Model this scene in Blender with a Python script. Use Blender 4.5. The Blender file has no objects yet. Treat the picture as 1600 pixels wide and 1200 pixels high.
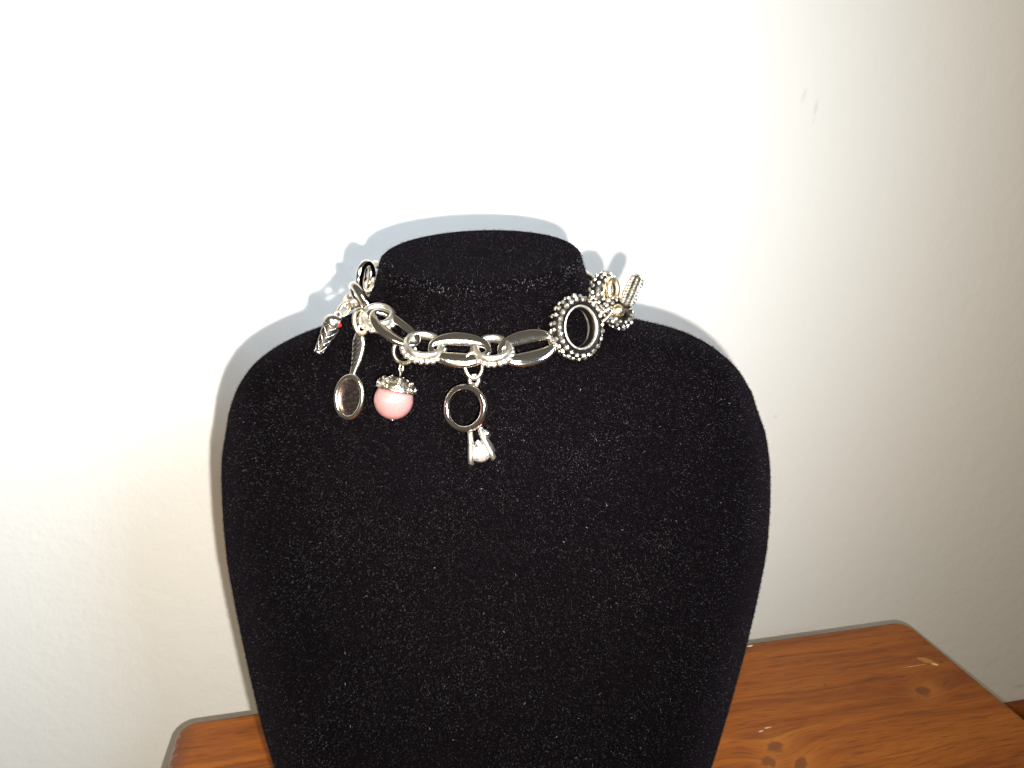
import bpy, bmesh, math, random
import numpy as np
from mathutils import Vector, Matrix
from mathutils.bvhtree import BVHTree

random.seed(7)
R = math.radians
sc = bpy.context.scene
col = sc.collection

# ------------------------------------------------------------------ camera
ZC = 0.60                      # lens height above the floor
YAW, PITCH = R(-12.3), R(16.6)
FPX = 1200.0                   # focal length in pixels of the 1600 px wide photograph
cam_d = bpy.data.cameras.new('camera')
cam_d.sensor_width = 36.0
cam_d.lens = 36.0 * FPX / 1600.0
cam_d.clip_start, cam_d.clip_end = 0.01, 50.0
cam = bpy.data.objects.new('camera', cam_d)
cam.location = (0, 0, ZC)
cam.rotation_euler = (math.pi / 2 - PITCH, 0, YAW)
col.objects.link(cam)
sc.camera = cam
CM = cam.rotation_euler.to_matrix()
CR, CU, CF = CM @ Vector((1, 0, 0)), CM @ Vector((0, 1, 0)), CM @ Vector((0, 0, -1))
C0 = Vector((0, 0, ZC))

# ------------------------------------------------------------------ world, lamps, exposure
w = bpy.data.worlds.new('World')
sc.world = w
w.use_nodes = True
bg = w.node_tree.nodes['Background']
bg.inputs['Color'].default_value = (1.0, 0.90, 0.76, 1)
bg.inputs['Strength'].default_value = 0.10


def lamp(name, kind, loc, target, power, color, **kw):
    d = bpy.data.lights.new(name, kind)
    d.energy = power
    d.color = color
    for k, v in kw.items():
        setattr(d, k, v)
    o = bpy.data.objects.new(name, d)
    o.location = loc
    o.rotation_euler = (Vector(target) - Vector(loc)).to_track_quat('-Z', 'Y').to_euler()
    col.objects.link(o)
    return o


FLASH = C0 + CR * 0.0120 - CU * 0.0170
lamp('phone_flash', 'SPOT', FLASH, FLASH + CF * 1.0 - CR * 0.26 + CU * 0.22, 12.0, (1.0, 0.96, 0.875),
     spot_size=R(150), spot_blend=1.0, shadow_soft_size=0.0022)
WIN = Vector((0.44, -0.44, 0.98))
lamp('window_daylight', 'AREA', WIN, (-0.05, 0.497, 0.55), 0.92, (0.55, 0.77, 1.0), shape='RECTANGLE', size=0.30, size_y=0.36, spread=R(52))
FILL = Vector((-0.20, -0.90, 1.50))
lamp('added_warm_fill', 'AREA', FILL, (0.1, 0.3, 0.4), 10.0, (1.0, 0.84, 0.60), shape='DISK', size=0.5)  # unseen warm fill, added to lift the shadows and give the silver contrast

sc.view_settings.view_transform = 'Standard'
sc.view_settings.look = 'None'
sc.view_settings.exposure = 0.0
sc.view_settings.gamma = 1.0
sc.view_settings.use_curve_mapping = False
sc.cycles.use_denoising = True
sc.cycles.sample_clamp_indirect = 6.0
sc.cycles.max_bounces = 10
sc.cycles.caustics_reflective = False
sc.cycles.caustics_refractive = False


# ------------------------------------------------------------------ helpers
def ray(px, py):
    return (CF + CR * ((px - 800) / FPX) + CU * ((600 - py) / FPX))


def P(px, py, z):                     # point at depth z (metres along the optical axis)
    return C0 + ray(px, py) * z


def on_plane(px, py, point, normal):
    r = ray(px, py)
    t = (Vector(point) - C0).dot(normal) / r.dot(normal)
    return C0 + r * t


def link(name, me, parent=None, mat=None, smooth=True):
    o = bpy.data.objects.new(name, me)
    col.objects.link(o)
    if mat and not me.materials:
        me.materials.append(mat)
    if smooth:
        me.polygons.foreach_set('use_smooth', [True] * len(me.polygons))
    if parent is not None:
        o.parent = parent
    return o


def mesh(name, vs, fs):
    me = bpy.data.meshes.new(name)
    me.from_pydata([tuple(v) for v in vs], [], fs)
    me.update()
    return me


def tag(o, label, cat, group=None):
    o['label'] = label
    o['category'] = cat
    if group:
        o['group'] = group
    return o


def thing(name, loc, label, cat, group=None):
    o = bpy.data.objects.new(name, None)
    o.empty_display_size = 0.01
    o.location = loc
    col.objects.link(o)
    return tag(o, label, cat, group)


class MB:                               # collects vertices and faces for one mesh
    def __init__(self):
        self.v, self.f = [], []

    def add(self, vs, fs):
        n = len(self.v)
        self.v += [Vector(v) for v in vs]
        self.f += [tuple(i + n for i in f) for f in fs]
        return self

    def sweep(self, path, radii, closed=True, seg=12, ref=Vector((0, 0, 1)), shape=2.0, cap=True):
        """tube along path; radii[i] = (half width in the plane, half width along ref)"""
        n = len(path)
        vs = []
        for i, p in enumerate(path):
            p = Vector(p)
            if closed:
                t = Vector(path[(i + 1) % n]) - Vector(path[i - 1])
            else:
                t = Vector(path[min(i + 1, n - 1)]) - Vector(path[max(i - 1, 0)])
            t.normalize()
            s = t.cross(ref).normalized()
            b = s.cross(t).normalized()
            ra, rb = radii[i] if isinstance(radii, list) else radii
            for k in range(seg):
                a = 2 * math.pi * k / seg
                c, d = math.cos(a), math.sin(a)
                e = 2.0 / shape
                vs.append(p + s * (ra * math.copysign(abs(c) ** e, c)) + b * (rb * math.copysign(abs(d) ** e, d)))
        fs = []
        for i in range(n if closed else n - 1):
            j = (i + 1) % n
            for k in range(seg):
                l = (k + 1) % seg
                fs.append((i * seg + k, i * seg + l, j * seg + l, j * seg + k))
        if not closed and cap:
            fs.append(tuple(range(seg)))
            fs.append(tuple(range((n - 1) * seg, n * seg))[::-1])
        return self.add(vs, fs)

    def ico(self, c, r, sub=1, squash=None, rot=None):
        vs, fs = ICO[sub]
        m = rot or Matrix.Identity(3)
        q = squash or (1, 1, 1)
        return self.add([Vector(c) + m @ Vector((v[0] * r * q[0], v[1] * r * q[1], v[2] * r * q[2])) for v in vs], fs)

    def lathe(self, prof, seg=40, cap0=True, cap1=True):   # profile (radius, height) about local Y
        vs, fs = [], []
        for r, h in prof:
            for k in range(seg):
                a = 2 * math.pi * k / seg
                vs.append((r * math.cos(a), h, r * math.sin(a)))
        for i in range(len(prof) - 1):
            for k in range(seg):
                l = (k + 1) % seg
                fs.append((i * seg + k, (i + 1) * seg + k, (i + 1) * seg + l, i * seg + l))
        if cap0:
            fs.append(tuple(range(seg)))
        if cap1:
            fs.append(tuple(range((len(prof) - 1) * seg, len(prof) * seg))[::-1])
        return self.add(vs, fs)

    def build(self, name, M, root, mat, parent=None, smooth=True):
        o0 = root.location
        me = mesh(name, [(M @ v) - o0 for v in self.v], self.f)
        bm = bmesh.new()
        bm.from_mesh(me)
        bmesh.ops.recalc_face_normals(bm, faces=bm.faces)
        bm.to_mesh(me)
        bm.free()
        return link(name, me, parent or root, mat, smooth)


ICO = {}
for s_ in (1, 2, 3):
    bm = bmesh.new()
    bmesh.ops.create_icosphere(bm, subdivisions=s_, radius=1)
    ICO[s_] = ([v.co.copy() for v in bm.verts], [tuple(v.index for v in f.verts) for f in bm.faces])
    bm.free()


def frame(p, z, roll=0, yaw=0, pitch=0):
    """local frame at point p: x right, y up, z toward the lens; local units are photo pixels at depth z"""
    b = Matrix((CR, CU, -CF)).transposed().to_4x4()
    s = z / FPX
    return (Matrix.Translation(p) @ b @ Matrix.Rotation(R(roll), 4, 'Z') @ Matrix.Rotation(R(yaw), 4, 'Y')
            @ Matrix.Rotation(R(pitch), 4, 'X') @ Matrix.Diagonal((s, s, s, 1)))


# ------------------------------------------------------------------ materials
def new_mat(name):
    m = bpy.data.materials.new(name)
    m.use_nodes = True
    nt = m.node_tree
    return m, nt, nt.nodes['Principled BSDF']


def node(nt, t, **kw):
    n = nt.nodes.new(t)
    for k, v in kw.items():
        if k.startswith('i_'):
            n.inputs[k[2:]].default_value = v
        else:
            setattr(n, k, v)
    return n


def mth(nt, op, a, b=None, c=None):
    n = nt.nodes.new('ShaderNodeMath')
    n.operation = op
    for i, x in enumerate((a, b, c)):
        if x is None:
            continue
        if isinstance(x, (int, float)):
            n.inputs[i].default_value = x
        else:
            nt.links.new(x, n.inputs[i])
    return n.outputs[0]


def mixc(nt, fac, a, b):
    n = nt.nodes.new('ShaderNodeMix')
    n.data_type = 'RGBA'
    for i, x in ((0, fac), (6, a), (7, b)):
        if isinstance(x, (int, float)):
            n.inputs[i].default_value = x
        elif isinstance(x, tuple):
            n.inputs[i].default_value = (*x, 1)
        else:
            nt.links.new(x, n.inputs[i])
    return n.outputs[2]


def ramp(nt, fac, stops):
    n = nt.nodes.new('ShaderNodeValToRGB')
    el = n.color_ramp.elements
    while len(el) < len(stops):
        el.new(0.5)
    for e, (p, c) in zip(el, stops):
        e.position = p
        e.color = (*c, 1) if len(c) == 3 else c
    nt.links.new(fac, n.inputs[0])
    return n.outputs[0]


def blob(nt, sx, sy, x0, y0, rx, ry, ang=0.0):
    """exp(-r^2) mask of an ellipse at (x0, y0) in the coordinates sx, sy"""
    dx, dy = mth(nt, 'SUBTRACT', sx, x0), mth(nt, 'SUBTRACT', sy, y0)
    ca, sa = math.cos(ang), math.sin(ang)
    u = mth(nt, 'ADD', mth(nt, 'MULTIPLY', dx, ca / rx), mth(nt, 'MULTIPLY', dy, sa / rx))
    v = mth(nt, 'ADD', mth(nt, 'MULTIPLY', dx, -sa / ry), mth(nt, 'MULTIPLY', dy, ca / ry))
    r2 = mth(nt, 'ADD', mth(nt, 'MULTIPLY', u, u), mth(nt, 'MULTIPLY', v, v))
    return mth(nt, 'EXPONENT', mth(nt, 'MULTIPLY', r2, -1.0))


def metal(name, c, rough, bump=0.0, bscale=900.0):
    m, nt, b = new_mat(name)
    b.inputs['Base Color'].default_value = (*c, 1)
    b.inputs['Metallic'].default_value = 1
    tc = node(nt, 'ShaderNodeTexCoord')
    n = node(nt, 'ShaderNodeTexNoise', i_Scale=700.0, i_Detail=3.0)
    nt.links.new(tc.outputs['Object'], n.inputs['Vector'])
    mr = node(nt, 'ShaderNodeMapRange')
    nt.links.new(n.outputs[0], mr.inputs[0])
    mr.inputs[3].default_value = rough * 0.7
    mr.inputs[4].default_value = rough * 1.5
    nt.links.new(mr.outputs[0], b.inputs['Roughness'])
    if bump:
        n2 = node(nt, 'ShaderNodeTexNoise', i_Scale=bscale, i_Detail=2.0)
        nt.links.new(tc.outputs['Object'], n2.inputs['Vector'])
        bp = node(nt, 'ShaderNodeBump', i_Strength=bump, i_Distance=0.0004)
        nt.links.new(n2.outputs[0], bp.inputs['Height'])
        nt.links.new(bp.outputs[0], b.inputs['Normal'])
    return m


SILVER = metal('polished_silver', (0.96, 0.92, 0.86), 0.16, 0.30, 260.0)
BEADSIL = metal('bead_silver', (0.97, 0.92, 0.84), 0.30)
DARKSIL = metal('oxidised_silver', (0.045, 0.040, 0.036), 0.45, 0.3)
RINGSIL = metal('ring_silver', (0.98, 0.93, 0.84), 0.34, 0.15, 420.0)
LINKSIL = metal('link_silver', (0.98, 0.95, 0.90), 0.085, 0.75, 130.0)
SATIN = metal('satin_sleeve_silver', (0.80, 0.74, 0.66), 0.50, 0.1)
GOLD = metal('gold_tone', (0.98, 0.80, 0.52), 0.26, 0.1)
GOLDISH = metal('warm_silver', (0.98, 0.86, 0.66), 0.26, 0.1)


def wall_material():
    m, nt, b = new_mat('painted_wall')
    geo = node(nt, 'ShaderNodeNewGeometry')
    sep = node(nt, 'ShaderNodeSeparateXYZ')
    nt.links.new(geo.outputs['Position'], sep.inputs[0])
    X, Z = sep.outputs['X'], sep.outputs['Z']
    n = node(nt, 'ShaderNodeTexNoise', i_Scale=3.0, i_Detail=4.0)
    nt.links.new(geo.outputs['Position'], n.inputs['Vector'])
    c = mixc(nt, n.outputs[0], (0.80, 0.79, 0.765), (0.84, 0.83, 0.805))
    fine = node(nt, 'ShaderNodeTexNoise', i_Scale=260.0, i_Detail=4.0, i_Roughness=0.6)
    nt.links.new(geo.outputs['Position'], fine.inputs['Vector'])
    # small scuffs in the paint
    for px, py, rx, ry, ang, k in ((1256, 150, 2.2, 9, 0.32, 0.30), (1275, 168, 2.6, 10, 0.15, 0.38), (1271, 190, 1.5, 5, 0.1, 0.25),
                                   (1212, 651, 2.2, 2.6, 0, 0.5), (1593, 1072, 13, 3, 0.05, 0.6), (1550, 1035, 14, 5, -0.4, 0.18),
                                   (1040, 250, 4, 2, 0, 0.2)):
        p = on_plane(px, py, (0, WALL_Y, 0), Vector((0, 1, 0)))
        s = 0.47 / 1000
        q = blob(nt, X, Z, p.x, p.z, rx * s, ry * s, -ang)
        q = mth(nt, 'MULTIPLY', q, mth(nt, 'MULTIPLY', fine.outputs[0], 1.0 * k))
        c = mixc(nt, q, c, (0.20, 0.19, 0.18))
    nt.links.new(c, b.inputs['Base Color'])
    b.inputs['Roughness'].default_value = 0.62
    b.inputs['Specular IOR Level'].default_value = 0.25
    big = node(nt, 'ShaderNodeTexNoise', i_Scale=90.0, i_Detail=3.0)
    nt.links.new(geo.outputs['Position'], big.inputs['Vector'])
    h = mth(nt, 'ADD', mth(nt, 'MULTIPLY', fine.outputs[0], 0.5), big.outputs[0])
    bp = node(nt, 'ShaderNodeBump', i_Strength=0.35, i_Distance=0.0012)
    nt.links.new(h, bp.inputs['Height'])
    nt.links.new(bp.outputs[0], b.inputs['Normal'])
    return m


def wood_material(name, knots, marks, tint=1.0, edge=None):
    """stained pine; the grain runs along X and bends round the knots (x, y, sx, sy) given in world metres"""
    m, nt, b = new_mat(name)
    geo = node(nt, 'ShaderNodeNewGeometry')
    sep = node(nt, 'ShaderNodeSeparateXYZ')
    nt.links.new(geo.outputs['Position'], sep.inputs[0])
    X, Y, Z = sep.outputs
    Y = mth(nt, 'SUBTRACT', Y, Z)
    comb = node(nt, 'ShaderNodeCombineXYZ')
    nt.links.new(mth(nt, 'MULTIPLY', X, 0.14), comb.inputs[0])
    nt.links.new(Y, comb.inputs[1])
    warp = node(nt, 'ShaderNodeTexNoise', i_Scale=28.0, i_Detail=2.0)
    nt.links.new(comb.outputs[0], warp.inputs['Vector'])
    g = mth(nt, 'ADD', Y, mth(nt, 'MULTIPLY', mth(nt, 'SUBTRACT', warp.outputs[0], 0.5), 0.022))
    core = halo = None
    for x0, y0, sx, sy, a in knots:
        e = blob(nt, X, Y, x0, y0, sx * 2.2, sy * 1.9)
        g = mth(nt, 'ADD', g, mth(nt, 'MULTIPLY', e, a * 0.62))
        k = blob(nt, X, Y, x0, y0, sx * 0.8, sy * 0.8, 0.5)
        core = k if core is None else mth(nt, 'MAXIMUM', core, k)
        h_ = blob(nt, X, Y, x0 + sx * .3, y0, sx * 1.7, sy * 1.6, 0.5)
        halo = h_ if halo is None else mth(nt, 'MAXIMUM', halo, h_)
    comb2 = node(nt, 'ShaderNodeCombineXYZ')
    nt.links.new(mth(nt, 'MULTIPLY', X, 0.05), comb2.inputs[0])
    nt.links.new(g, comb2.inputs[1])
    bands = node(nt, 'ShaderNodeTexNoise', i_Scale=85.0, i_Detail=3.0, i_Roughness=0.55)
    nt.links.new(comb2.outputs[0], bands.inputs['Vector'])
    comb3 = node(nt, 'ShaderNodeCombineXYZ')
    nt.links.new(mth(nt, 'MULTIPLY', X, 0.10), comb3.inputs[0])
    nt.links.new(g, comb3.inputs[1])
    fib = node(nt, 'ShaderNodeTexNoise', i_Scale=760.0, i_Detail=4.0, i_Roughness=0.68)
    nt.links.new(comb3.outputs[0], fib.inputs['Vector'])
    streak = node(nt, 'ShaderNodeTexNoise', i_Scale=210.0, i_Detail=2.0)
    nt.links.new(comb2.outputs[0], streak.inputs['Vector'])
    v = mth(nt, 'ADD', mth(nt, 'MULTIPLY', bands.outputs[0], 0.62), mth(nt, 'MULTIPLY', fib.outputs[0], 0.38))
    c = ramp(nt, v, [(0.30, (0.14 * tint, 0.034 * tint, 0.004)), (0.45, (0.29 * tint, 0.080 * tint, 0.009)),
                     (0.56, (0.39 * tint, 0.118 * tint, 0.013)), (0.72, (0.50 * tint, 0.170 * tint, 0.022))])
    fine = node(nt, 'ShaderNodeTexNoise', i_Scale=1500.0, i_Detail=2.0)
    nt.links.new(comb3.outputs[0], fine.inputs['Vector'])
    blot = node(nt, 'ShaderNodeTexNoise', i_Scale=16.0, i_Detail=3.0)
    nt.links.new(comb.outputs[0], blot.inputs['Vector'])
    sh = mth(nt, 'ADD', mth(nt, 'MULTIPLY', fine.outputs[0], 0.55), mth(nt, 'MULTIPLY', blot.outputs[0], 0.75))
    c = mixc(nt, mth(nt, 'MULTIPLY', mth(nt, 'SUBTRACT', 1.05, sh), 0.75), c, (0.15, 0.04, 0.008))
    dk = ramp(nt, streak.outputs[0], [(0.56, (0, 0, 0)), (0.68, (1, 1, 1))])
    c = mixc(nt, mth(nt, 'MULTIPLY', dk, 0.60), c, (0.13, 0.034, 0.008))
    comb4 = node(nt, 'ShaderNodeCombineXYZ')
    nt.links.new(mth(nt, 'MULTIPLY', X, 0.045), comb4.inputs[0])
    nt.links.new(g, comb4.inputs[1])
    pore = node(nt, 'ShaderNodeTexNoise', i_Scale=1250.0, i_Detail=1.0)
    nt.links.new(comb4.outputs[0], pore.inputs['Vector'])
    pm = ramp(nt, pore.outputs[0], [(0.60, (0, 0, 0)), (0.68, (1, 1, 1))])
    c = mixc(nt, mth(nt, 'MULTIPLY', pm, 0.55), c, (0.07, 0.020, 0.006))
    n3 = node(nt, 'ShaderNodeTexNoise', i_Scale=260.0, i_Detail=3.0)
    nt.links.new(geo.outputs['Position'], n3.inputs['Vector'])
    if core is not None:
        c = mixc(nt, mth(nt, 'MULTIPLY', halo, 0.45), c, (0.50, 0.18, 0.03))
        kk = mth(nt, 'MULTIPLY', ramp(nt, mth(nt, 'ADD', core, mth(nt, 'MULTIPLY', mth(nt, 'SUBTRACT', n3.outputs[0], 0.5), 1.15)),
                                      [(0.28, (0, 0, 0)), (0.65, (1, 1, 1))]), 0.66)
        c = mixc(nt, kk, c, (0.085, 0.026, 0.012))
    for x0, y0, rx, ry, ang, colr, s in marks:
        q = blob(nt, X, Y, x0, y0, rx, ry, ang)
        q = ramp(nt, mth(nt, 'ADD', q, mth(nt, 'MULTIPLY', mth(nt, 'SUBTRACT', n3.outputs[0], 0.5), 1.3)),
                 [(0.45, (0, 0, 0)), (0.75, (1, 1, 1))])
        c = mixc(nt, mth(nt, 'MULTIPLY', q, s), c, colr)
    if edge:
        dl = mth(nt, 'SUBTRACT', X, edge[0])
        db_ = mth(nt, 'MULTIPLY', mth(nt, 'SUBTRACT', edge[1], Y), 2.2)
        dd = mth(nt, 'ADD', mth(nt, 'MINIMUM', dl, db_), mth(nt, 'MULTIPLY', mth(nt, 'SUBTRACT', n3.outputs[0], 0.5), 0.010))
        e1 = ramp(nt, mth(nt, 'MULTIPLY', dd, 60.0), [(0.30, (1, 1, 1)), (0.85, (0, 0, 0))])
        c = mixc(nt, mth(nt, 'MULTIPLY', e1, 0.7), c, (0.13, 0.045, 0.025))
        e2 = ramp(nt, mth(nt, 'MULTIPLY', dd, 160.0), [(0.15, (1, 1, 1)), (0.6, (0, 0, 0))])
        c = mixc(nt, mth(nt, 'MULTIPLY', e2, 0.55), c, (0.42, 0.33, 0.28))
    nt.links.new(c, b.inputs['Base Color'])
    mr = node(nt, 'ShaderNodeMapRange')
    nt.links.new(fib.outputs[0], mr.inputs[0])
    mr.inputs[3].default_value = 0.30
    mr.inputs[4].default_value = 0.52
    nt.links.new(mr.outputs[0], b.inputs['Roughness'])
    b.inputs['Specular IOR Level'].default_value = 0.16
    b.inputs['Coat Weight'].default_value = 0.05
    b.inputs['Coat Roughness'].default_value = 0.10
    bp = node(nt, 'ShaderNodeBump', i_Strength=0.25, i_Distance=0.0006)
    nt.links.new(v, bp.inputs['Height'])
    nt.links.new(bp.outputs[0], b.inputs['Normal'])
    return m


# ------------------------------------------------------------------ the setting: wall, skirting, floor
T = ZC - 0.33                # table top height
WALL_Y = 0.497


def box(x0, x1, y0, y1, z0, z1, name, bevel=0.0, seg=3):
    bm = bmesh.new()
    bmesh.ops.create_cube(bm, size=1)
    for v in bm.verts:
        v.co = Vector((x0 + (v.co.x + .5) * (x1 - x0), y0 + (v.co.y + .5) * (y1 - y0), z0 + (v.co.z + .5) * (z1 - z0)))
    if bevel:
        bmesh.ops.bevel(bm, geom=bm.edges[:], offset=bevel, segments=seg, profile=0.5, affect='EDGES')
    me = bpy.data.meshes.new(name)
    bm.to_mesh(me)
    bm.free()
    return me


def structure(name, me, mat, smooth=False):
    o = link(name, me, None, mat, smooth)
    o['kind'] = 'structure'
    return o


structure('wall', box(-1.6, 2.4, WALL_Y, WALL_Y + 0.1, 0, 1.9, 'wall'), wall_material())
SKIRT = wood_material('skirting_wood', [], [], 0.8)
structure('skirting_board', box(-1.6, 2.4, WALL_Y - 0.014, WALL_Y - 0.0005, 0.001, 0.1065, 'skirting_board', 0.004), SKIRT, True)
mfl, nt, b = new_mat('dark_floor')
tc = node(nt, 'ShaderNodeTexCoord')
nn = node(nt, 'ShaderNodeTexNoise', i_Scale=60.0, i_Detail=5.0)
nt.links.new(tc.outputs['Object'], nn.inputs['Vector'])
nt.links.new(mixc(nt, nn.outputs[0], (0.10, 0.075, 0.055), (0.20, 0.15, 0.11)), b.inputs['Base Color'])
b.inputs['Roughness'].default_value = 0.7
structure('floor', box(-1.6, 2.4, -1.0, WALL_Y, -0.05, 0.0, 'floor'), mfl)

# ------------------------------------------------------------------ wooden table
UPN = Vector((0, 0, 1))
TP = (0, 0, T)
pl = on_plane(277, 1130, TP, UPN)
pr = on_plane(1412, 966, TP, UPN)
TX0, TX1 = pl.x - 0.0005, pr.x + 0.0015
TY1 = 0.5 * (on_plane(340, 1117, TP, UPN).y + on_plane(1300, 981, TP, UPN).y)
TY0 = TY1 - 0.44
kp = []
for px, py, sx, sy, a in ((1443, 1080, .0085, .0055, .012), (1212, 1166, .007, .0055, .011), (1252, 1192, .007, .0040, .008),
                          (1200, 1190, .005, .005, .006)):
    p = on_plane(px, py, TP, UPN)
    kp.append((p.x, p.y - T, sx, sy, a))
mk = []
for px, py, rx, ry, ang, c, s in ((1449, 1033, .0075, .0036, -0.9, (0.52, 0.25, 0.06), 0.6), (1461, 1038, .003, .0014, -0.6, (0.8, 0.60, 0.32), 0.8),
                                  (1425, 1041, .012, .00045, 0.0, (0.85, 0.6, 0.4), 0.5), (1471, 1034, .0025, .001, 0.3, (0.10, 0.04, 0.02), 0.9),
                                  (1172, 1009, .0028, .001, 0.2, (0.85, 0.7, 0.66), 1.0), (1200, 1137, .0030, .0009, 0.10, (0.80, 0.60, 0.5), 0.7), (1190, 1142, .0022, .0008, 0.2, (0.80, 0.60, 0.5), 0.6),
                                  (1290, 1070, .0016, .0012, 0.0, (0.14, 0.05, 0.02), 0.9)):
    p = on_plane(px, py, TP, UPN)
    mk.append((p.x, p.y - T, rx, ry, ang, c, s))
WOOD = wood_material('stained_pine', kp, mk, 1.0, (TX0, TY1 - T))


def slab(x0, x1, y0, y1, z0, z1, rad, edge, name):
    """tabletop with rounded corners and a rounded-over upper edge"""
    prof = [(0.0, z0)]
    for k in range(7):
        a = k / 6 * math.pi / 2
        prof.append((edge * (1 - math.cos(a)), z1 - edge + edge * math.sin(a)))
    rings = []
    for inset, z in prof:
        ring = []
        for cx, cy, a0 in ((x1 - rad, y1 - rad, 0), (x0 + rad, y1 - rad, 90), (x0 + rad, y0 + rad, 180), (x1 - rad, y0 + rad, 270)):
            for k in range(9):
                a = R(a0 + 90 * k / 8)
                ring.append((cx + (rad - inset) * math.cos(a), cy + (rad - inset) * math.sin(a), z))
        rings.append(ring)
    n = len(rings[0])
    vs = [v for r_ in rings for v in r_]
    fs = []
    for i in range(len(rings) - 1):
        for k in range(n):
            l = (k + 1) % n
            fs.append((i * n + k, i * n + l, (i + 1) * n + l, (i + 1) * n + k))
    fs.append(tuple(range(n))[::-1])
    fs.append(tuple(range((len(rings) - 1) * n, len(rings) * n)))
    return mesh(name, vs, fs)


tcx, tcy = (TX0 + TX1) / 2, (TY0 + TY1) / 2
table = thing('wooden_table', (tcx, tcy, 0), 'low stained pine table with knots against the white wall', 'table')


def tpart(name, me, mat, smooth=False):
    me.transform(Matrix.Translation((-tcx, -tcy, 0)))
    return link(name, me, table, mat, smooth)


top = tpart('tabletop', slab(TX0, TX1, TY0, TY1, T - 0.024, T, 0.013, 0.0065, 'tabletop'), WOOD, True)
for x0, x1 in ((TX0 + .03, TX0 + .07), (TX1 - .07, TX1 - .03)):
    for y0, y1 in ((TY0 + .03, TY0 + .07), (TY1 - .07, TY1 - .03)):
        tpart('leg', box(x0, x1, y0, y1, 0.0005, T - 0.0245, 'leg', 0.003), WOOD)
for x0, x1, y0, y1 in ((TX0 + .071, TX1 - .071, TY0 + .04, TY0 + .058), (TX0 + .071, TX1 - .071, TY1 - .058, TY1 - .04),
                       (TX0 + .04, TX0 + .058, TY0 + .071, TY1 - .071), (TX1 - .058, TX1 - .04, TY0 + .071, TY1 - .071)):
    tpart('apron', box(x0, x1, y0, y1, T - 0.085, T - 0.0245, 'apron', 0.002), WOOD)

# ------------------------------------------------------------------ black velvet bust
BYAW = R(-8.0)
BU = Vector((math.cos(BYAW), math.sin(BYAW), 0))
BV = Vector((-math.sin(BYAW), math.cos(BYAW), 0))
LEAN = 0.07
fh = Vector((-math.sin(YAW), math.cos(YAW), 0))
rh = Vector((math.cos(YAW), math.sin(YAW), 0))
BASE = Vector((0, 0, T)) + fh * 0.262 - rh * 0.0085
BN = (BV - UPN * LEAN).normalized()


SWEEP = 0.030               # the shoulders sweep back behind the neck


def sstep(a, b_, x):
    t = min(1, max(0, (x - a) / (b_ - a)))
    return t * t * (3 - 2 * t)


ZTOP = None


def neckness(z):            # 0 in the chest, 1 in the neck
    return sstep(ZTOP - 0.075, ZTOP - 0.035, z)


def bust_uz(px, py):
    off = 0.0
    for _ in range(6):
        p = on_plane(px, py, BASE + BV * off, BN) - BASE
        if ZTOP is None:
            break
        off = 0.5 * off + 0.5 * SWEEP * (1 - neckness(p.z))
    return p.dot(BU), p.z


LEFT = [(592, 409), (588, 424), (584, 445), (576, 465), (560, 484), (532, 501), (497, 514), (462, 525), (430, 541), (398, 566), (374, 599), (358, 640),
        (351, 690), (351, 740), (354, 800), (361, 870), (371, 945), (383, 1020), (398, 1100), (412, 1150), (428, 1200)]
RIGHT = [(907, 400), (911, 416), (917, 436), (930, 462), (948, 482), (968, 496), (992, 507), (1030, 513), (1070, 521), (1110, 539), (1148, 570), (1176, 610),
         (1192, 655), (1198, 705), (1198, 760), (1193, 830), (1183, 900), (1170, 970), (1154, 1040), (1134, 1115), (1108, 1200)]
ZTOP = 0.5 * (bust_uz(*LEFT[0])[1] + bust_uz(*RIGHT[0])[1])
lu = sorted([bust_uz(*p)[::-1] for p in LEFT])
ru = sorted([bust_uz(*p)[::-1] for p in RIGHT])
zl, ul = np.array([a for a, _ in lu]), np.array([b_ for _, b_ in lu])
zr, ur = np.array([a for a, _ in ru]), np.array([b_ for _, b_ in ru])
# carry the taper on below the frame to the table
zbot = max(zl[0], zr[0])
print('bust rows', zbot, zl[-1], zr[-1], ul.min(), ur.max())
zl, ul = np.concatenate([[0.0], zl]), np.concatenate([[ul[0] + 0.55 * zl[0]], ul])
zr, ur = np.concatenate([[0.0], zr]), np.concatenate([[ur[0] - 0.55 * zr[0]], ur])



def smoothcurve(z, zs, us):
    return float(np.interp(z, zs, us))


# parameterise both sides by a common row index so steep and flat stretches are both sampled well
def resample(zs, us, n):
    d = np.concatenate([[0], np.cumsum(np.hypot(np.diff(zs), np.diff(us)))])
    t = np.linspace(0, d[-1], 600)
    zz, uu = np.interp(t, d, zs), np.interp(t, d, us)
    k = np.hanning(31)
    k /= k.sum()
    zp, up = np.pad(zz, 15, 'reflect', reflect_type='odd'), np.pad(uu, 15, 'reflect', reflect_type='odd')
    return np.convolve(zp, k, 'valid'), np.convolve(up, k, 'valid')


zl2, ul2 = resample(zl, ul, 0)
zr2, ur2 = resample(zr, ur, 0)
o_ = np.argsort(zl2); zl2, ul2 = zl2[o_], ul2[o_]
o_ = np.argsort(zr2); zr2, ur2 = zr2[o_], ur2[o_]
# rows: dense through the shoulders
zsh0, zsh1 = ZTOP - 0.075, ZTOP - 0.012
rows = np.concatenate([np.linspace(0.0, zsh0, 46)[:-1], np.linspace(zsh0, zsh1, 70)[:-1], np.linspace(zsh1, ZTOP, 8)])
SEG = 96
TILT = 0.24                 # the neck cut rises toward the back



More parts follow.
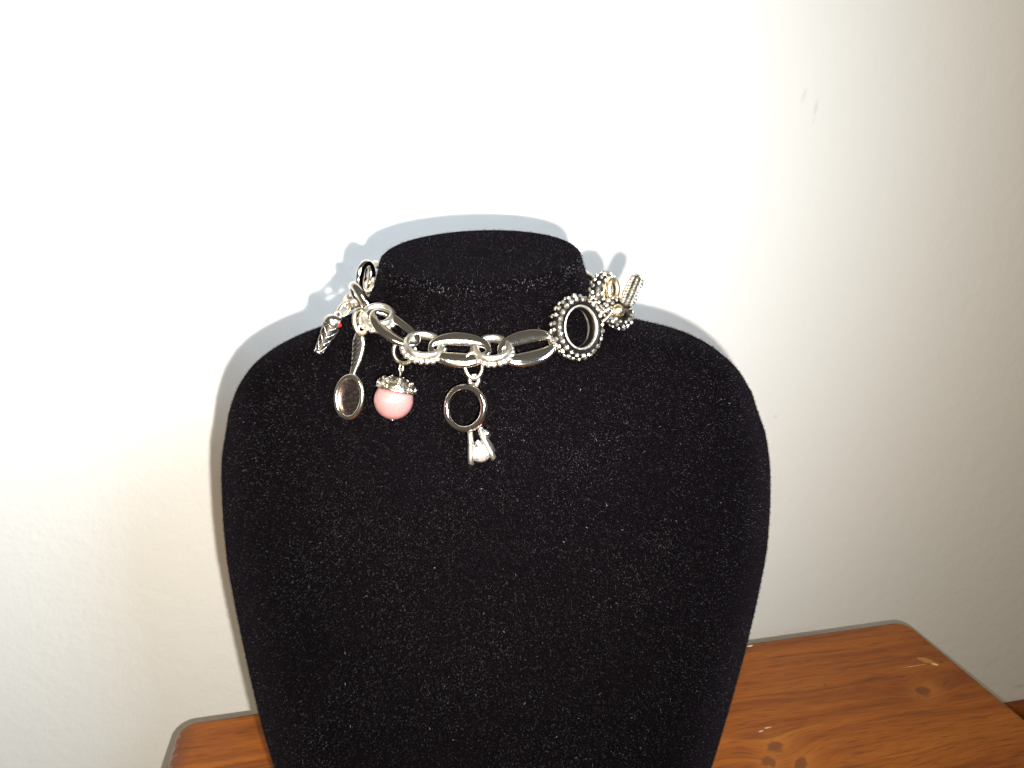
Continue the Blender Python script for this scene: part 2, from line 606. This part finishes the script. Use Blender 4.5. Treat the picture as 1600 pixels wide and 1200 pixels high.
def section(z):
    a, b_ = float(np.interp(z, zl2, ul2)), float(np.interp(z, zr2, ur2))
    neck = neckness(z)
    low = 1 - sstep(0.0, 0.12, z)
    df = (0.034 + SWEEP) * (1 - neck) + 0.0275 * neck
    db = 0.014 * (1 - neck) + 0.0275 * neck + 0.012 * low * (1 - neck)
    return (a + b_) / 2 - 0.0008 * (1 - neck), (b_ - a) / 2 * (1 - (0.013 + 0.5 * max(0.0, 0.17 - z)) * (1 - neck)), df, db, neck


def ring(z, shrink=1.0, dz=0.0):
    cu, hw, df, db, neck = section(z)
    out = []
    rim = sstep(ZTOP - 0.040, ZTOP, z)
    for k in range(SEG):
        a = 2 * math.pi * k / SEG
        c, s = math.cos(a), math.sin(a)
        ef = 2.0 / (2.25 * (1 - neck) + 2.05 * neck)
        u = cu + (hw * shrink if shrink > .9 else hw * shrink) * math.copysign(abs(c) ** ef, c)
        d = df if s < 0 else db
        v = d * shrink * math.copysign(abs(s) ** ef, s)
        zz = z + dz + TILT * v * rim + 0.03 * (u - cu) * rim
        out.append(BU * u + BV * (v + LEAN * z + SWEEP * (1 - neck)) + UPN * zz)
    return out


bust = thing('jewelry_bust', BASE, 'black velvet jewellery display bust standing on the wooden table', 'display bust')
vs, fs = [], []
rr = [ring(max(z, 0.0)) for z in rows]
rr += [ring(ZTOP, s, dz) for s, dz in ((0.992, .0008), (0.972, .0014), (0.94, .0017), (0.8, .0018), (0.55, .0018), (0.3, .0018), (0.12, .0018))]
for r_ in rr:
    vs += r_
for i in range(len(rr) - 1):
    for k in range(SEG):
        l = (k + 1) % SEG
        fs.append((i * SEG + k, i * SEG + l, (i + 1) * SEG + l, (i + 1) * SEG + k))
fs.append(tuple(range(SEG))[::-1])
fs.append(tuple(range((len(rr) - 1) * SEG, len(rr) * SEG)))
bust_me = mesh('velvet_body', vs, fs)

mv, nt, b = new_mat('black_velvet')
tc = node(nt, 'ShaderNodeTexCoord')
n1 = node(nt, 'ShaderNodeTexNoise', i_Scale=2600.0, i_Detail=2.0)
n2 = node(nt, 'ShaderNodeTexNoise', i_Scale=60.0, i_Detail=4.0)
nt.links.new(tc.outputs['Object'], n1.inputs['Vector'])
nt.links.new(tc.outputs['Object'], n2.inputs['Vector'])
spk = ramp(nt, n1.outputs[0], [(0.50, (0.0015, 0.0011, 0.0015)), (0.70, (0.0065, 0.0055, 0.0066))])
nt.links.new(mixc(nt, mth(nt, 'MULTIPLY', n2.outputs[0], 0.5), spk, (0.0026, 0.0018, 0.0024)), b.inputs['Base Color'])
b.inputs['Roughness'].default_value = 1.0
b.inputs['Specular IOR Level'].default_value = 0.0
b.inputs['Sheen Weight'].default_value = 0.02
b.inputs['Sheen Roughness'].default_value = 0.35
b.inputs['Sheen Tint'].default_value = (0.6, 0.5, 0.7, 1)
bp = node(nt, 'ShaderNodeBump', i_Strength=0.6, i_Distance=0.0005)
nt.links.new(n1.outputs[0], bp.inputs['Height'])
nt.links.new(bp.outputs[0], b.inputs['Normal'])
body = link('velvet_body', bust_me, bust, mv)
BVH = BVHTree.FromPolygons([v + BASE for v in vs], fs)


def surf_z(px, py, lift=0.0):
    """depth along the optical axis of the bust under a pixel, less a lift toward the lens"""
    h = BVH.ray_cast(C0, ray(px, py).normalized())[0]
    return (h - C0).dot(CF) - lift if h else None


# pile: short fibres standing on the cloth, and a scatter of pale lint
def fibres(name, count, length, width, shades, seed, lift, mat, band=None):
    rng = np.random.default_rng(seed)
    V = np.array([tuple(v) for v in vs])
    tris = []
    for f in fs[:-2]:
        tris += [(f[0], f[1], f[2]), (f[0], f[2], f[3])]
    tris = np.array(tris)
    if band:
        tris = tris[band[0] * SEG * 2:band[1] * SEG * 2]
    a, b_, c = V[tris[:, 0]], V[tris[:, 1]], V[tris[:, 2]]
    nrm = np.cross(b_ - a, c - a)
    area = np.linalg.norm(nrm, axis=1)
    ok = area > 1e-12
    a, b_, c, nrm, area = a[ok], b_[ok], c[ok], nrm[ok], area[ok]
    nrm = nrm / area[:, None]
    front = (nrm @ np.array(tuple(BV))) < 0.75
    pr_ = area * np.where(front, 1.0, 0.15)
    idx = rng.choice(len(area), count, p=pr_ / pr_.sum())
    r1, r2 = np.sqrt(rng.random(count)), rng.random(count)
    p = a[idx] * (1 - r1)[:, None] + b_[idx] * (r1 * (1 - r2))[:, None] + c[idx] * (r1 * r2)[:, None]
    nn_ = nrm[idx]
    t = rng.normal(size=(count, 3))
    t -= nn_ * (t * nn_).sum(1)[:, None]
    t /= np.linalg.norm(t, axis=1)[:, None]
    s = np.cross(nn_, t)
    L = length[0] + (length[1] - length[0]) * rng.random(count) ** 2
    W = width[0] + (width[1] - width[0]) * rng.random(count)
    rise = lift * rng.random(count)
    q0 = p + nn_ * 0.00012
    bend = s * (L * rng.normal(0, 0.18, count))[:, None]
    q1 = q0 + t * (L * .5)[:, None] + bend + nn_ * (rise * .6)[:, None]
    q2 = q0 + t * L[:, None] + nn_ * rise[:, None]
    hw_ = s * (W * .5)[:, None]
    verts = np.stack([q0 - hw_, q0 + hw_, q1 - hw_, q1 + hw_, q2 - hw_ * .6, q2 + hw_ * .6], 1).reshape(-1, 3)
    base = np.arange(count)[:, None] * 6
    faces = np.concatenate([base + np.array([[0, 1, 3, 2]]), base + np.array([[2, 3, 5, 4]])], 1).reshape(-1, 4)
    me = bpy.data.meshes.new(name)
    me.vertices.add(len(verts))
    me.vertices.foreach_set('co', verts.ravel())
    me.loops.add(len(faces) * 4)
    me.loops.foreach_set('vertex_index', faces.ravel())
    me.polygons.add(len(faces))
    me.polygons.foreach_set('loop_start', np.arange(len(faces)) * 4)
    me.update()
    sh = shades[0] * (shades[1] / shades[0]) ** rng.random(count)
    # brushed patches: the nap lies differently from place to place
    nap = (np.sin(p @ np.array([71., 33., 54.]) + 1.3) + np.sin(p @ np.array([-38., 60., 97.])) + np.sin(p @ np.array([150., -44., -83.]) + 2.1)) / 3
    sh = sh * (1 + 0.55 * nap)
    colr = np.ones((count, 4))
    tintr = rng.normal(0, 0.05, (count, 3))
    colr[:, :3] = sh[:, None] * (np.array([1.0, .92, 1.02]) + tintr)
    colr = np.clip(np.repeat(colr, 2 * 4, axis=0), 0, 1)
    at = me.color_attributes.new('fibre_colour', 'FLOAT_COLOR', 'CORNER')
    at.data.foreach_set('color', colr.ravel())
    o = link(name, me, bust, mat, False)
    o['kind'] = 'stuff'
    return o


mf, nt, b = new_mat('velvet_fibre')
at = node(nt, 'ShaderNodeVertexColor', layer_name='fibre_colour')
nt.links.new(at.outputs['Color'], b.inputs['Base Color'])
b.inputs['Roughness'].default_value = 0.55
b.inputs['Specular IOR Level'].default_value = 0.15
fibres('velvet_pile', 190000, (0.0002, 0.00065), (0.00006, 0.00012), (0.0014, 0.055), 3, 0.00055, mf)
fibres('rim_lint', 420, (0.0003, 0.0009), (0.00010, 0.00018), (0.015, 0.12), 8, 0.0004, mf, (len(rows) - 2, len(rows) + 2))
fibres('lint', 500, (0.00025, 0.0011), (0.00010, 0.00020), (0.02, 0.20), 5, 0.0005, mf)


# ------------------------------------------------------------------ bracelet pieces (local units: photo pixels)
def ellipse(a, b_, n=48, z=0.0):
    return [(a * math.cos(2 * math.pi * k / n), b_ * math.sin(2 * math.pi * k / n), z) for k in range(n)]


def oval_link(root, M, a=45, b_=18.5, wide=12.5, slim=5.0, thick=5.2):
    n = 64
    path, rad = [], []
    for k in range(n):
        t = 2 * math.pi * k / n
        c, s = math.cos(t), math.sin(t)
        path.append((a * math.copysign(abs(c) ** 0.92, c), b_ * s, 0))
        m_ = abs(s) ** 1.8
        rad.append((slim + (wide - slim) * m_, slim * 0.95 + (thick - slim * .95) * m_))
    return MB().sweep(path, rad, seg=24, shape=2.2).build('oval_link', M, root, LINKSIL)


def ring_mb(r, tube, seg=10, n=40, sx=1.0):
    return MB().sweep(ellipse(r * sx, r, n), (tube, tube), seg=seg)


def beaded_ring(root, M, r=25, tube=5.6, beads=22, br=4.8):
    mb = MB().sweep(ellipse(r, r, 48), (tube, tube * 1.35), seg=12)
    o = mb.build('beaded_ring', M, root, RINGSIL)
    bd = MB()
    for k in range(beads):
        a = 2 * math.pi * (k + random.uniform(-.1, .1)) / beads
        rr_ = r + tube * 1.05
        bd.ico((rr_ * math.cos(a), rr_ * math.sin(a), -tube * 1.15), br * random.uniform(.92, 1.08), 2)
    q = bd.build('bead_row', M, root, BEADSIL, o)
    q['kind'] = 'stuff'
    return o


def pave_ring(root, M, r=33, rad=11.5, axial=11.5, stones=27, sr=3.9, rows=(-1.1, -0.25, 0.60, 1.45), sleeve=True, name='pave_ring'):
    o = MB().sweep(ellipse(r, r, 56), (rad, axial), seg=16).build(name, M, root, DARKSIL)
    bd = MB()
    for j, ph in enumerate(rows):                # phi = 0 is the outer equator, + toward the front face
        cr_, cz = r + rad * math.cos(ph), axial * math.sin(ph)
        cnt = max(8, int(stones * cr_ / (r + rad)))
        for k in range(cnt):
            a = 2 * math.pi * (k + 0.5 * (j % 2) + random.uniform(-.12, .12)) / cnt
            rot = Matrix.Rotation(random.uniform(0, 6), 3, random.choice('XYZ')) @ Matrix.Rotation(random.uniform(0, 6), 3, 'Y')
            bd.ico((cr_ * math.cos(a), cr_ * math.sin(a), cz), sr * random.uniform(.82, 1.12), 1, rot=rot)
    q = bd.build('stone_setting', M, root, BEADSIL, o, smooth=False)
    q['kind'] = 'stuff'
    if sleeve:
        ri = r - rad * 0.80
        sl = MB()
        n = 56
        prof = [(ri + 3.2, axial * 0.86), (ri + 1.2, axial * 1.0), (ri, axial * 0.88), (ri, -axial * 0.9), (ri + 2, -axial * 0.95)]
        v_, f_ = [], []
        for rr_, zz in prof:
            v_ += [(rr_ * math.cos(2 * math.pi * k / n), rr_ * math.sin(2 * math.pi * k / n), zz) for k in range(n)]
        for i in range(len(prof) - 1):
            for k in range(n):
                l = (k + 1) % n
                f_.append((i * n + k, i * n + l, (i + 1) * n + l, (i + 1) * n + k))
        sl.add(v_, f_).build('sleeve', M, root, SATIN, o)
    return o


def at(px, py, lift=0.0, z=None, **kw):
    zz = z if z is not None else surf_z(px, py, lift)
    return frame(P(px, py, zz), zz, **kw)


ZF = surf_z(768, 548)
print('front depth', ZF, 'neck', surf_z(760, 470), 'chest', surf_z(760, 640))
brace = thing('charm_bracelet', P(768, 548, ZF - 0.005), 'silver link bracelet looped round the neck of the black bust', 'bracelet')
ZS = ZF + 0.020               # depth of the chain at the sides of the neck

# front run
oval_link(brace, at(718, 546, .005, pitch=-22, roll=-3))
oval_link(brace, at(824, 543, .005, pitch=-20, roll=13, yaw=10), a=44, b_=19, wide=12.5)
oval_link(brace, at(617, 513, .006, pitch=-42, roll=-36, yaw=-12), a=43, b_=18, wide=10)
beaded_ring(brace, at(769, 545, .0050, pitch=-48), r=26)
beaded_ring(brace, at(662, 540, .0052, pitch=-50, roll=-12), r=27)
beaded_ring(brace, at(590, 494, .0080, pitch=-42, roll=-22, yaw=-16), r=22, beads=19, br=4.4)
# left side, going back round the neck
oval_link(brace, at(567, 474, z=ZS - .005, roll=-60, pitch=66), a=32, b_=14, wide=8, slim=6, thick=7)
beaded_ring(brace, at(553, 466, z=ZS, pitch=-55, roll=20), r=13, tube=4.6, beads=13, br=4.0)
oval_link(brace, at(572, 433, z=ZS + .006, roll=82, pitch=60), a=22, b_=14, wide=7.5, slim=5.4)
beaded_ring(brace, at(579, 447, z=ZS + .008, yaw=-40, pitch=-30), r=12, tube=4.4, beads=13, br=3.8)
# right side: small ring, large pave ring, clasp
MB().sweep(ellipse(11, 7.5, 32), (3.2, 4.0), seg=10).build('small_ring', at(869, 531, .006, roll=28, pitch=-30), brace, SILVER)
MB().sweep(ellipse(6, 6, 28), (2.6, 3.0), seg=10).build('small_ring', at(871, 540, .006, yaw=60), brace, SILVER)
zbig = surf_z(903, 512, .006)
pave_ring(brace, at(902, 512, z=zbig, yaw=37, roll=-8, pitch=-4), r=39.5, rad=9.5, axial=11.5, stones=26, sr=4.6, rows=(-0.75, 0.15, 1.05))
zr_ = zbig + 0.012
pave_ring(brace, at(944, 456, z=zr_ + .006, yaw=52, roll=-6), r=22, rad=8.5, axial=11, stones=19, sr=3.9)
MB().sweep(ellipse(9, 15, 32), (4.5, 6), seg=12).build('small_ring', at(957, 452, z=zr_ + .003, yaw=35), brace, GOLD)
pave_ring(brace, at(966, 489, z=zr_, yaw=28, pitch=-18), r=18, rad=8, axial=8.5, stones=17, sr=3.7, sleeve=False)
MB().ico((0, 0, 0), 11.5, 3).build('clasp_ball', at(965, 486, z=zr_ - .0015), brace, GOLD)
MB().sweep(ellipse(17, 6, 32), (3.2, 3.6), seg=10).build('small_ring', at(943, 495, z=zr_ - .004, roll=42, pitch=-20), brace, SILVER)
MB().sweep(ellipse(6.5, 6.5, 28), (2.8, 3), seg=10).build('small_ring', at(934, 490, z=zr_ - .004, yaw=25), brace, GOLDISH)
pave_ring(brace, at(930, 480, z=zr_ + .001, yaw=60, pitch=-20), r=11, rad=6.5, axial=7, stones=12, sr=3.5, sleeve=False)
# toggle bar: an elongated bead-set bar with a plain rim
Mb = at(987, 455, z=zr_ - .001, roll=66, yaw=8)
bar = MB().sweep([(x, 0, 0) for x in (-29, -28, -24, -16, 0, 16, 22, 26, 28)], [(3, 3), (7, 6), (9.5, 7.5), (10, 8), (10, 8), (10, 8), (9, 7.5), (6.5, 5.5), (2.5, 2)],
                 closed=False, seg=16).build('toggle_bar', Mb, brace, DARKSIL)
bd = MB()
for yy, zz in ((-7.6, 5.6), (0, 8.2), (7.6, 5.6), (-6, -6), (6, -6)):
    for k in range(9):
        bd.ico((-22 + 5.2 * k + random.uniform(-.4, .4), yy, zz), 3.7 * random.uniform(.85, 1.1), 1)
bd.build('stone_setting', Mb, brace, BEADSIL, bar, smooth=False)['kind'] = 'stuff'
MB().sweep([(26 * math.copysign(abs(math.cos(t)) ** .55, math.cos(t)), 10.5 * math.sin(t), 3) for t in [2 * math.pi * k / 48 for k in range(48)]],
           (2.4, 3.0), seg=8).build('bar_rim', Mb, brace, SILVER, bar)
# the run behind the neck closes the loop
pL, pR = P(572, 425, ZS + .012), P(926, 440, ZS + .014)
mid, half = (pL + pR) / 2, (pR - pL) / 2
for k in range(5):
    a = math.pi * (k + 0.5) / 5
    p = mid - half * math.cos(a) + BV * 0.030 * math.sin(a) - UPN * 0.006 * math.sin(a)
    tdir = (half * math.sin(a) + BV * 0.030 * math.cos(a)).normalized()
    M = Matrix((tdir, UPN, tdir.cross(UPN))).transposed().to_4x4()
    s = ZF / FPX
    oval_link(brace, Matrix.Translation(p) @ M @ Matrix.Diagonal((s, s, s, 1)), a=34, b_=15, wide=8)

# ------------------------------------------------------------------ charm: ring with a clear stone
zc = surf_z(731, 637, .0055)
ch = thing('ring_charm', P(755, 715, zc), 'silver finger ring charm with a sparkling clear stone at its foot', 'charm', 'charms on the bracelet')
MB().sweep(ellipse(14, 20, 36), (3.3, 3.3), seg=10).build('jump_ring', at(740, 571, z=ZF - .0065, yaw=18, roll=4), ch, GOLDISH)
Mr = at(730, 637, z=zc, yaw=-25, roll=-4)
MB().sweep(ellipse(33, 33, 64), (6.2, 13.0), seg=24, shape=2.8).build('hoop', Mr, ch, LINKSIL)
MB().sweep(ellipse(7, 7.5, 28), (3.4, 4.2), seg=10).build('bail', at(741, 594, z=zc - .0005, roll=-10), ch, RINGSIL)
Mg = at(743, 675, z=zc - .002, roll=13, pitch=20)
st = MB()
for x, z_ in ((-1, 1), (1, 1), (-1, -1), (1, -1)):
    st.sweep([(8 * x, 4, 5 * z_), (11 * x, -14, 8 * z_), (16 * x, -34, 11 * z_), (18 * x, -44, 12 * z_), (15.5 * x, -48, 11 * z_)],
             [(4.2, 3.8), (4.8, 4.2), (5.0, 4.4), (4.8, 4.4), (2.2, 2.2)], closed=False, seg=8, ref=Vector((0.3, 0.2, 1)))
setting = st.build('prong_setting', Mg, ch, RINGSIL)
MB().sweep([(10.5 * math.cos(t), -20, 8 * math.sin(t)) for t in [2 * math.pi * k / 24 for k in range(24)]], (1.8, 1.8), seg=8,
           ref=Vector((0, 1, 0))).build('gallery_ring', Mg, ch, SILVER, setting)
MB().ico((0, 0, 0), 8, 2, squash=(1.1, .8, .8)).build('shoulder_bead', at(760, 677, z=zc - .002, roll=-40), ch, SILVER)
md, nt, b = new_mat('clear_stone')
b.inputs['Base Color'].default_value = (1, 0.97, 0.92, 1)
b.inputs['Roughness'].default_value = 0.16
b.inputs['Metallic'].default_value = 0.72
b.inputs['Specular IOR Level'].default_value = 1.0
b.inputs['Coat Weight'].default_value = 1.0
gem = MB()
n = 10
v_, f_ = [], []
for r_, h in ((1.0, -14), (19.0, -35), (19.0, -38), (14.5, -45), (8, -50)):
    v_ += [(r_ * math.cos(2 * math.pi * (k + (.5 if h == -46 else 0)) / n), h, r_ * 0.85 * math.sin(2 * math.pi * (k + (.5 if h == -46 else 0)) / n)) for k in range(n)]
for i in range(4):
    for k in range(n):
        l = (k + 1) % n
        f_ += [(i * n + k, i * n + l, (i + 1) * n + l), (i * n + k, (i + 1) * n + l, (i + 1) * n + k)]
f_.append(tuple(range(4 * n, 5 * n)))
gem.add(v_, f_).build('clear_stone', Mg, ch, md, smooth=False)

# ------------------------------------------------------------------ charm: pink ball under an acorn cap
zc = surf_z(614, 626, .0085)
ch = thing('pink_ball_charm', P(614, 657, zc), 'glossy pink ball charm with an openwork silver acorn cap', 'charm', 'charms on the bracelet')
mp, nt, b = new_mat('pink_cats_eye')
b.inputs['Base Color'].default_value = (0.40, 0.185, 0.18, 1)
b.inputs['Roughness'].default_value = 0.30
b.inputs['Anisotropic'].default_value = 0.85
b.inputs['Specular IOR Level'].default_value = 0.9
b.inputs['Specular Tint'].default_value = (1, 0.86, 0.84, 1)
b.inputs['Subsurface Weight'].default_value = 0.25
b.inputs['Subsurface Radius'].default_value = (0.004, 0.002, 0.002)
b.inputs['Subsurface Scale'].default_value = 1.0
b.inputs['Coat Weight'].default_value = 0.7
b.inputs['Coat Roughness'].default_value = 0.03
tg = node(nt, 'ShaderNodeTangent', direction_type='RADIAL', axis='Z')
nt.links.new(tg.outputs[0], b.inputs['Tangent'])
b.inputs['Anisotropic Rotation'].default_value = 0.0
Mp = at(615, 625, z=zc, roll=-13, pitch=4)
MB().ico((0, 0, 0), 31, 3).build('ball', Mp, ch, mp)
MB().lathe([(0.5, -32.8), (3.5, -32.4), (4.5, -31), (4.0, -29)], 16).build('pin_head', at(613, 625, z=zc), ch, SILVER)
cap = MB()
CY, CH = 18.0, 18.5
prof = []
for k in range(12):
    a = k / 11
    prof.append((30.0 * math.cos(a * 1.40) + 1.0, CY + CH * math.sin(a * 1.40)))
prof = [(28.0, CY + 1), (31.6, CY - 2.0), (32.4, CY + .5)] + prof[1:]
mc = metal('filigree_silver', (0.86, 0.80, 0.68), 0.24)
capo = cap.lathe(prof, 48, cap0=False).build('acorn_cap', Mp, ch, mc)
fil = MB()
for rowa, cnt, rc in ((0.28, 9, 6.2), (0.72, 7, 5.2), (1.08, 5, 3.6)):
    for k in range(cnt):
        a = 2 * math.pi * (k + .5 * (cnt == 7)) / cnt
        cy = CY + CH * math.sin(rowa)
        rr_ = 30.0 * math.cos(rowa) + 1.0
        c = Vector((rr_ * math.cos(a), cy, rr_ * math.sin(a)))
        nrm = Vector((math.cos(a) * math.cos(rowa), math.sin(rowa), math.sin(a) * math.cos(rowa)))
        t1 = Vector((-math.sin(a), 0, math.cos(a)))
        t2 = nrm.cross(t1)
        pts = []
        for j in range(18):
            th = j / 17 * 4.2 * math.pi / 2
            rs = rc * (1 - 0.72 * j / 17)
            pts.append(c + t1 * rs * math.cos(th + a) + t2 * rs * math.sin(th + a) + nrm * 0.6)
        fil.sweep(pts, (1.15, 1.15), closed=False, seg=6, ref=nrm)
fil.build('filigree', Mp, ch, SILVER, capo)['kind'] = 'stuff'
dk = MB()
for k in range(16):
    a = 2 * math.pi * (k + .5) / 16
    for rowa in (0.5, 0.92):
        c = Vector(((30.0 * math.cos(rowa) + 1.0) * math.cos(a), CY + CH * math.sin(rowa), (30.0 * math.cos(rowa) + 1.0) * math.sin(a)))
        dk.ico(c, 2.0, 1)
dk.build('piercing', Mp, ch, DARKSIL, capo)['kind'] = 'stuff'
MB().sweep(ellipse(4.2, 6.5, 24), (1.7, 1.7), seg=8).build('eye_pin', at(627, 575, z=zc, yaw=55, roll=-6), ch, GOLDISH)
MB().sweep([(1, -5, 0), (0, 8, 0)], (2.0, 2.0), closed=False, seg=8).build('pin_stem', at(625, 583, z=zc, roll=-8), ch, GOLDISH)
MB().sweep(ellipse(18, 18.5, 40), (3.4, 3.4), seg=10).build('jump_ring', at(632, 549, z=ZF - .003, yaw=-14), ch, GOLDISH)

# ------------------------------------------------------------------ charm: hand mirror
zc = surf_z(547, 620, .0045)
ch = thing('hand_mirror_charm', P(543, 656, zc), 'silver hand mirror charm with an oval glass and ribbed leaf handle', 'charm', 'charms on the bracelet')
MB().sweep(ellipse(13, 20, 36), (3.3, 3.3), seg=10).build('jump_ring', at(564, 503, z=zc - .002, yaw=48, roll=5), ch, GOLDISH)
Mm = at(547, 620, z=zc, roll=-9, yaw=-22, pitch=4)
MB().sweep(ellipse(24, 32.5, 56), (4.4, 6.5), seg=14, shape=2.2).build('rim', Mm, ch, SILVER)
mg, nt, b = new_mat('mirror_glass')
b.inputs['Base Color'].default_value = (0.30, 0.23, 0.215, 1)
b.inputs['Metallic'].default_value = 1
tc = node(nt, 'ShaderNodeTexCoord')
nn = node(nt, 'ShaderNodeTexNoise', i_Scale=900.0, i_Detail=4.0)
nt.links.new(tc.outputs['Object'], nn.inputs['Vector'])
nt.links.new(ramp(nt, nn.outputs[0], [(0.35, (0.20, 0.20, 0.20)), (0.75, (0.36, 0.36, 0.36))]), b.inputs['Roughness'])
gl = MB()
n = 48
v_ = [(0, 0, 0.6)] + [(19.5 * q * math.cos(2 * math.pi * k / n), 29 * q * math.sin(2 * math.pi * k / n), 0.6 - 1.4 * q * q)
                      for q in (.5, 1.0, 1.02) for k in range(n)]
f_ = [(0, 1 + k, 1 + (k + 1) % n) for k in range(n)]
for i in range(2):
    for k in range(n):
        l = (k + 1) % n
        f_.append((1 + i * n + k, 1 + (i + 1) * n + k, 1 + (i + 1) * n + l, 1 + i * n + l))
gl.add(v_, f_).build('mirror_glass', Mm, ch, mg)
# back plate behind the glass
bpv = MB()
pf = [(0.1, -3.5), (15, -3.5), (21, -2.5), (21.5, -4.5), (15, -6), (0.1, -6.2)]
v_, f_ = [], []
for rr_, zz in pf:
    v_ += [(rr_ * math.cos(2 * math.pi * k / n), rr_ * 1.45 * math.sin(2 * math.pi * k / n), zz) for k in range(n)]
for i in range(len(pf) - 1):
    for k in range(n):
        l = (k + 1) % n
        f_.append((i * n + k, i * n + l, (i + 1) * n + l, (i + 1) * n + k))
bpv.add(v_, f_).build('back_plate', Mm, ch, SILVER)
# handle: a leaf-shaped bar whose face is cut with slanting grooves
Mh = at(557, 552, z=zc, roll=-9, yaw=-20)
hp = [(-36, 5.5), (-30, 5.0), (-22, 6.0), (-10, 8.0), (4, 9.6), (16, 10.0), (24, 8.8), (31, 6.0), (35, 3.5)]
hx = lambda y: -1.0 + 4.0 * math.sin((y + 36) / 71 * math.pi)
handle = MB().sweep([(hx(y), y, 0) for y, _ in hp], [(w_ * 1.15, 5.0) for _, w_ in hp], closed=False, seg=18, shape=2.4).build('handle', Mh, ch, SILVER)
gr = MB()
for k in range(6):
    y = -16 + 7.6 * k
    wv = np.interp(y, [a for a, _ in hp], [b_ for _, b_ in hp]) * 0.72
    gr.sweep([(hx(y) - wv * 1.1, y - 5, 4.3), (hx(y) - wv * .3, y - 0.5, 5.3), (hx(y) + wv * .55, y + 4.5, 4.8)], [(1.0, .7), (2.1, 1.1), (1.0, .7)],
             closed=False, seg=6)
gr.build('groove', Mh, ch, DARKSIL, handle)['kind'] = 'stuff'
MB().sweep(ellipse(5.5, 5.5, 24), (2.5, 3), seg=8).build('bail', at(565, 514, z=zc - .001, yaw=30), ch, SILVER)

# ------------------------------------------------------------------ charm: tapered waffle-textured cone with a red stone
zc = min(surf_z(500, 548), surf_z(510, 530)) - 0.006
print('cone', zc, ZS)
ch = thing('cone_charm', P(497, 552, zc), 'tapered silver charm with waffle pattern and tiny red stone', 'charm', 'charms on the bracelet')
Mc = at(513, 520, z=zc, roll=-27, yaw=25)
cone = MB().sweep([(0, 15, 0), (0, 13, 0), (0, -10, 0), (0, -30, 0), (0, -35, 0), (0, -36, 0)], [(12.5, 10), (13.5, 11), (9.5, 8), (6.5, 5.5), (6.5, 5.5), (4.5, 4)],
                  closed=False, seg=22).build('cone', Mc, ch, DARKSIL)
wf = MB()
for s_ in (-1, 1):
    for k in range(6):
        pts = []
        for j in range(22):
            u = j / 21
            y = 13 - 46 * u
            a = s_ * (u * 3.6) + 2 * math.pi * k / 6
            ra = np.interp(-y, [-13, 10, 30, 35], [13.5, 9.5, 6.5, 6.5]) + .3
            pts.append((ra * math.cos(a), y, ra * .82 * math.sin(a)))
        wf.sweep(pts, (0.85, 0.85), closed=False, seg=5, ref=Vector((0.13, 1, 0.2)))
wf.build('waffle_ridge', Mc, ch, SILVER, cone)['kind'] = 'stuff'
MB().sweep(ellipse(6.0, 5.0, 24), (1.6, 1.8), seg=8).build('tip_band', Mc @ Matrix.Translation((0, -34, 0)) @ Matrix.Rotation(R(90), 4, 'X'), ch, SILVER)
MB().sweep([(0, 12, 0), (0, 14, 0), (0, 22, 0), (0, 28, 0), (0, 31, 0)], [(14.5, 12), (16, 13), (15, 12), (10, 9), (3, 3)],
           closed=False, seg=20).build('scoop', Mc, ch, SILVER)
MB().sweep(ellipse(5, 5, 24), (2.2, 2.4), seg=8).build('bail', at(528, 492, z=zc, roll=20), ch, GOLDISH)
MB().sweep(ellipse(7.5, 12, 32), (2.6, 5.0), seg=10).build('jump_ring', at(538, 483, z=ZS - .005, roll=-36, yaw=40), ch, GOLDISH)
mrd, nt, b = new_mat('red_stone')
b.inputs['Base Color'].default_value = (0.55, 0.012, 0.02, 1)
b.inputs['Roughness'].default_value = 0.10
b.inputs['Coat Weight'].default_value = 1.0
MB().ico((0, 0, 0), 3.6, 1).build('red_stone', at(531, 508, z=zc - .001), ch, mrd, smooth=False)
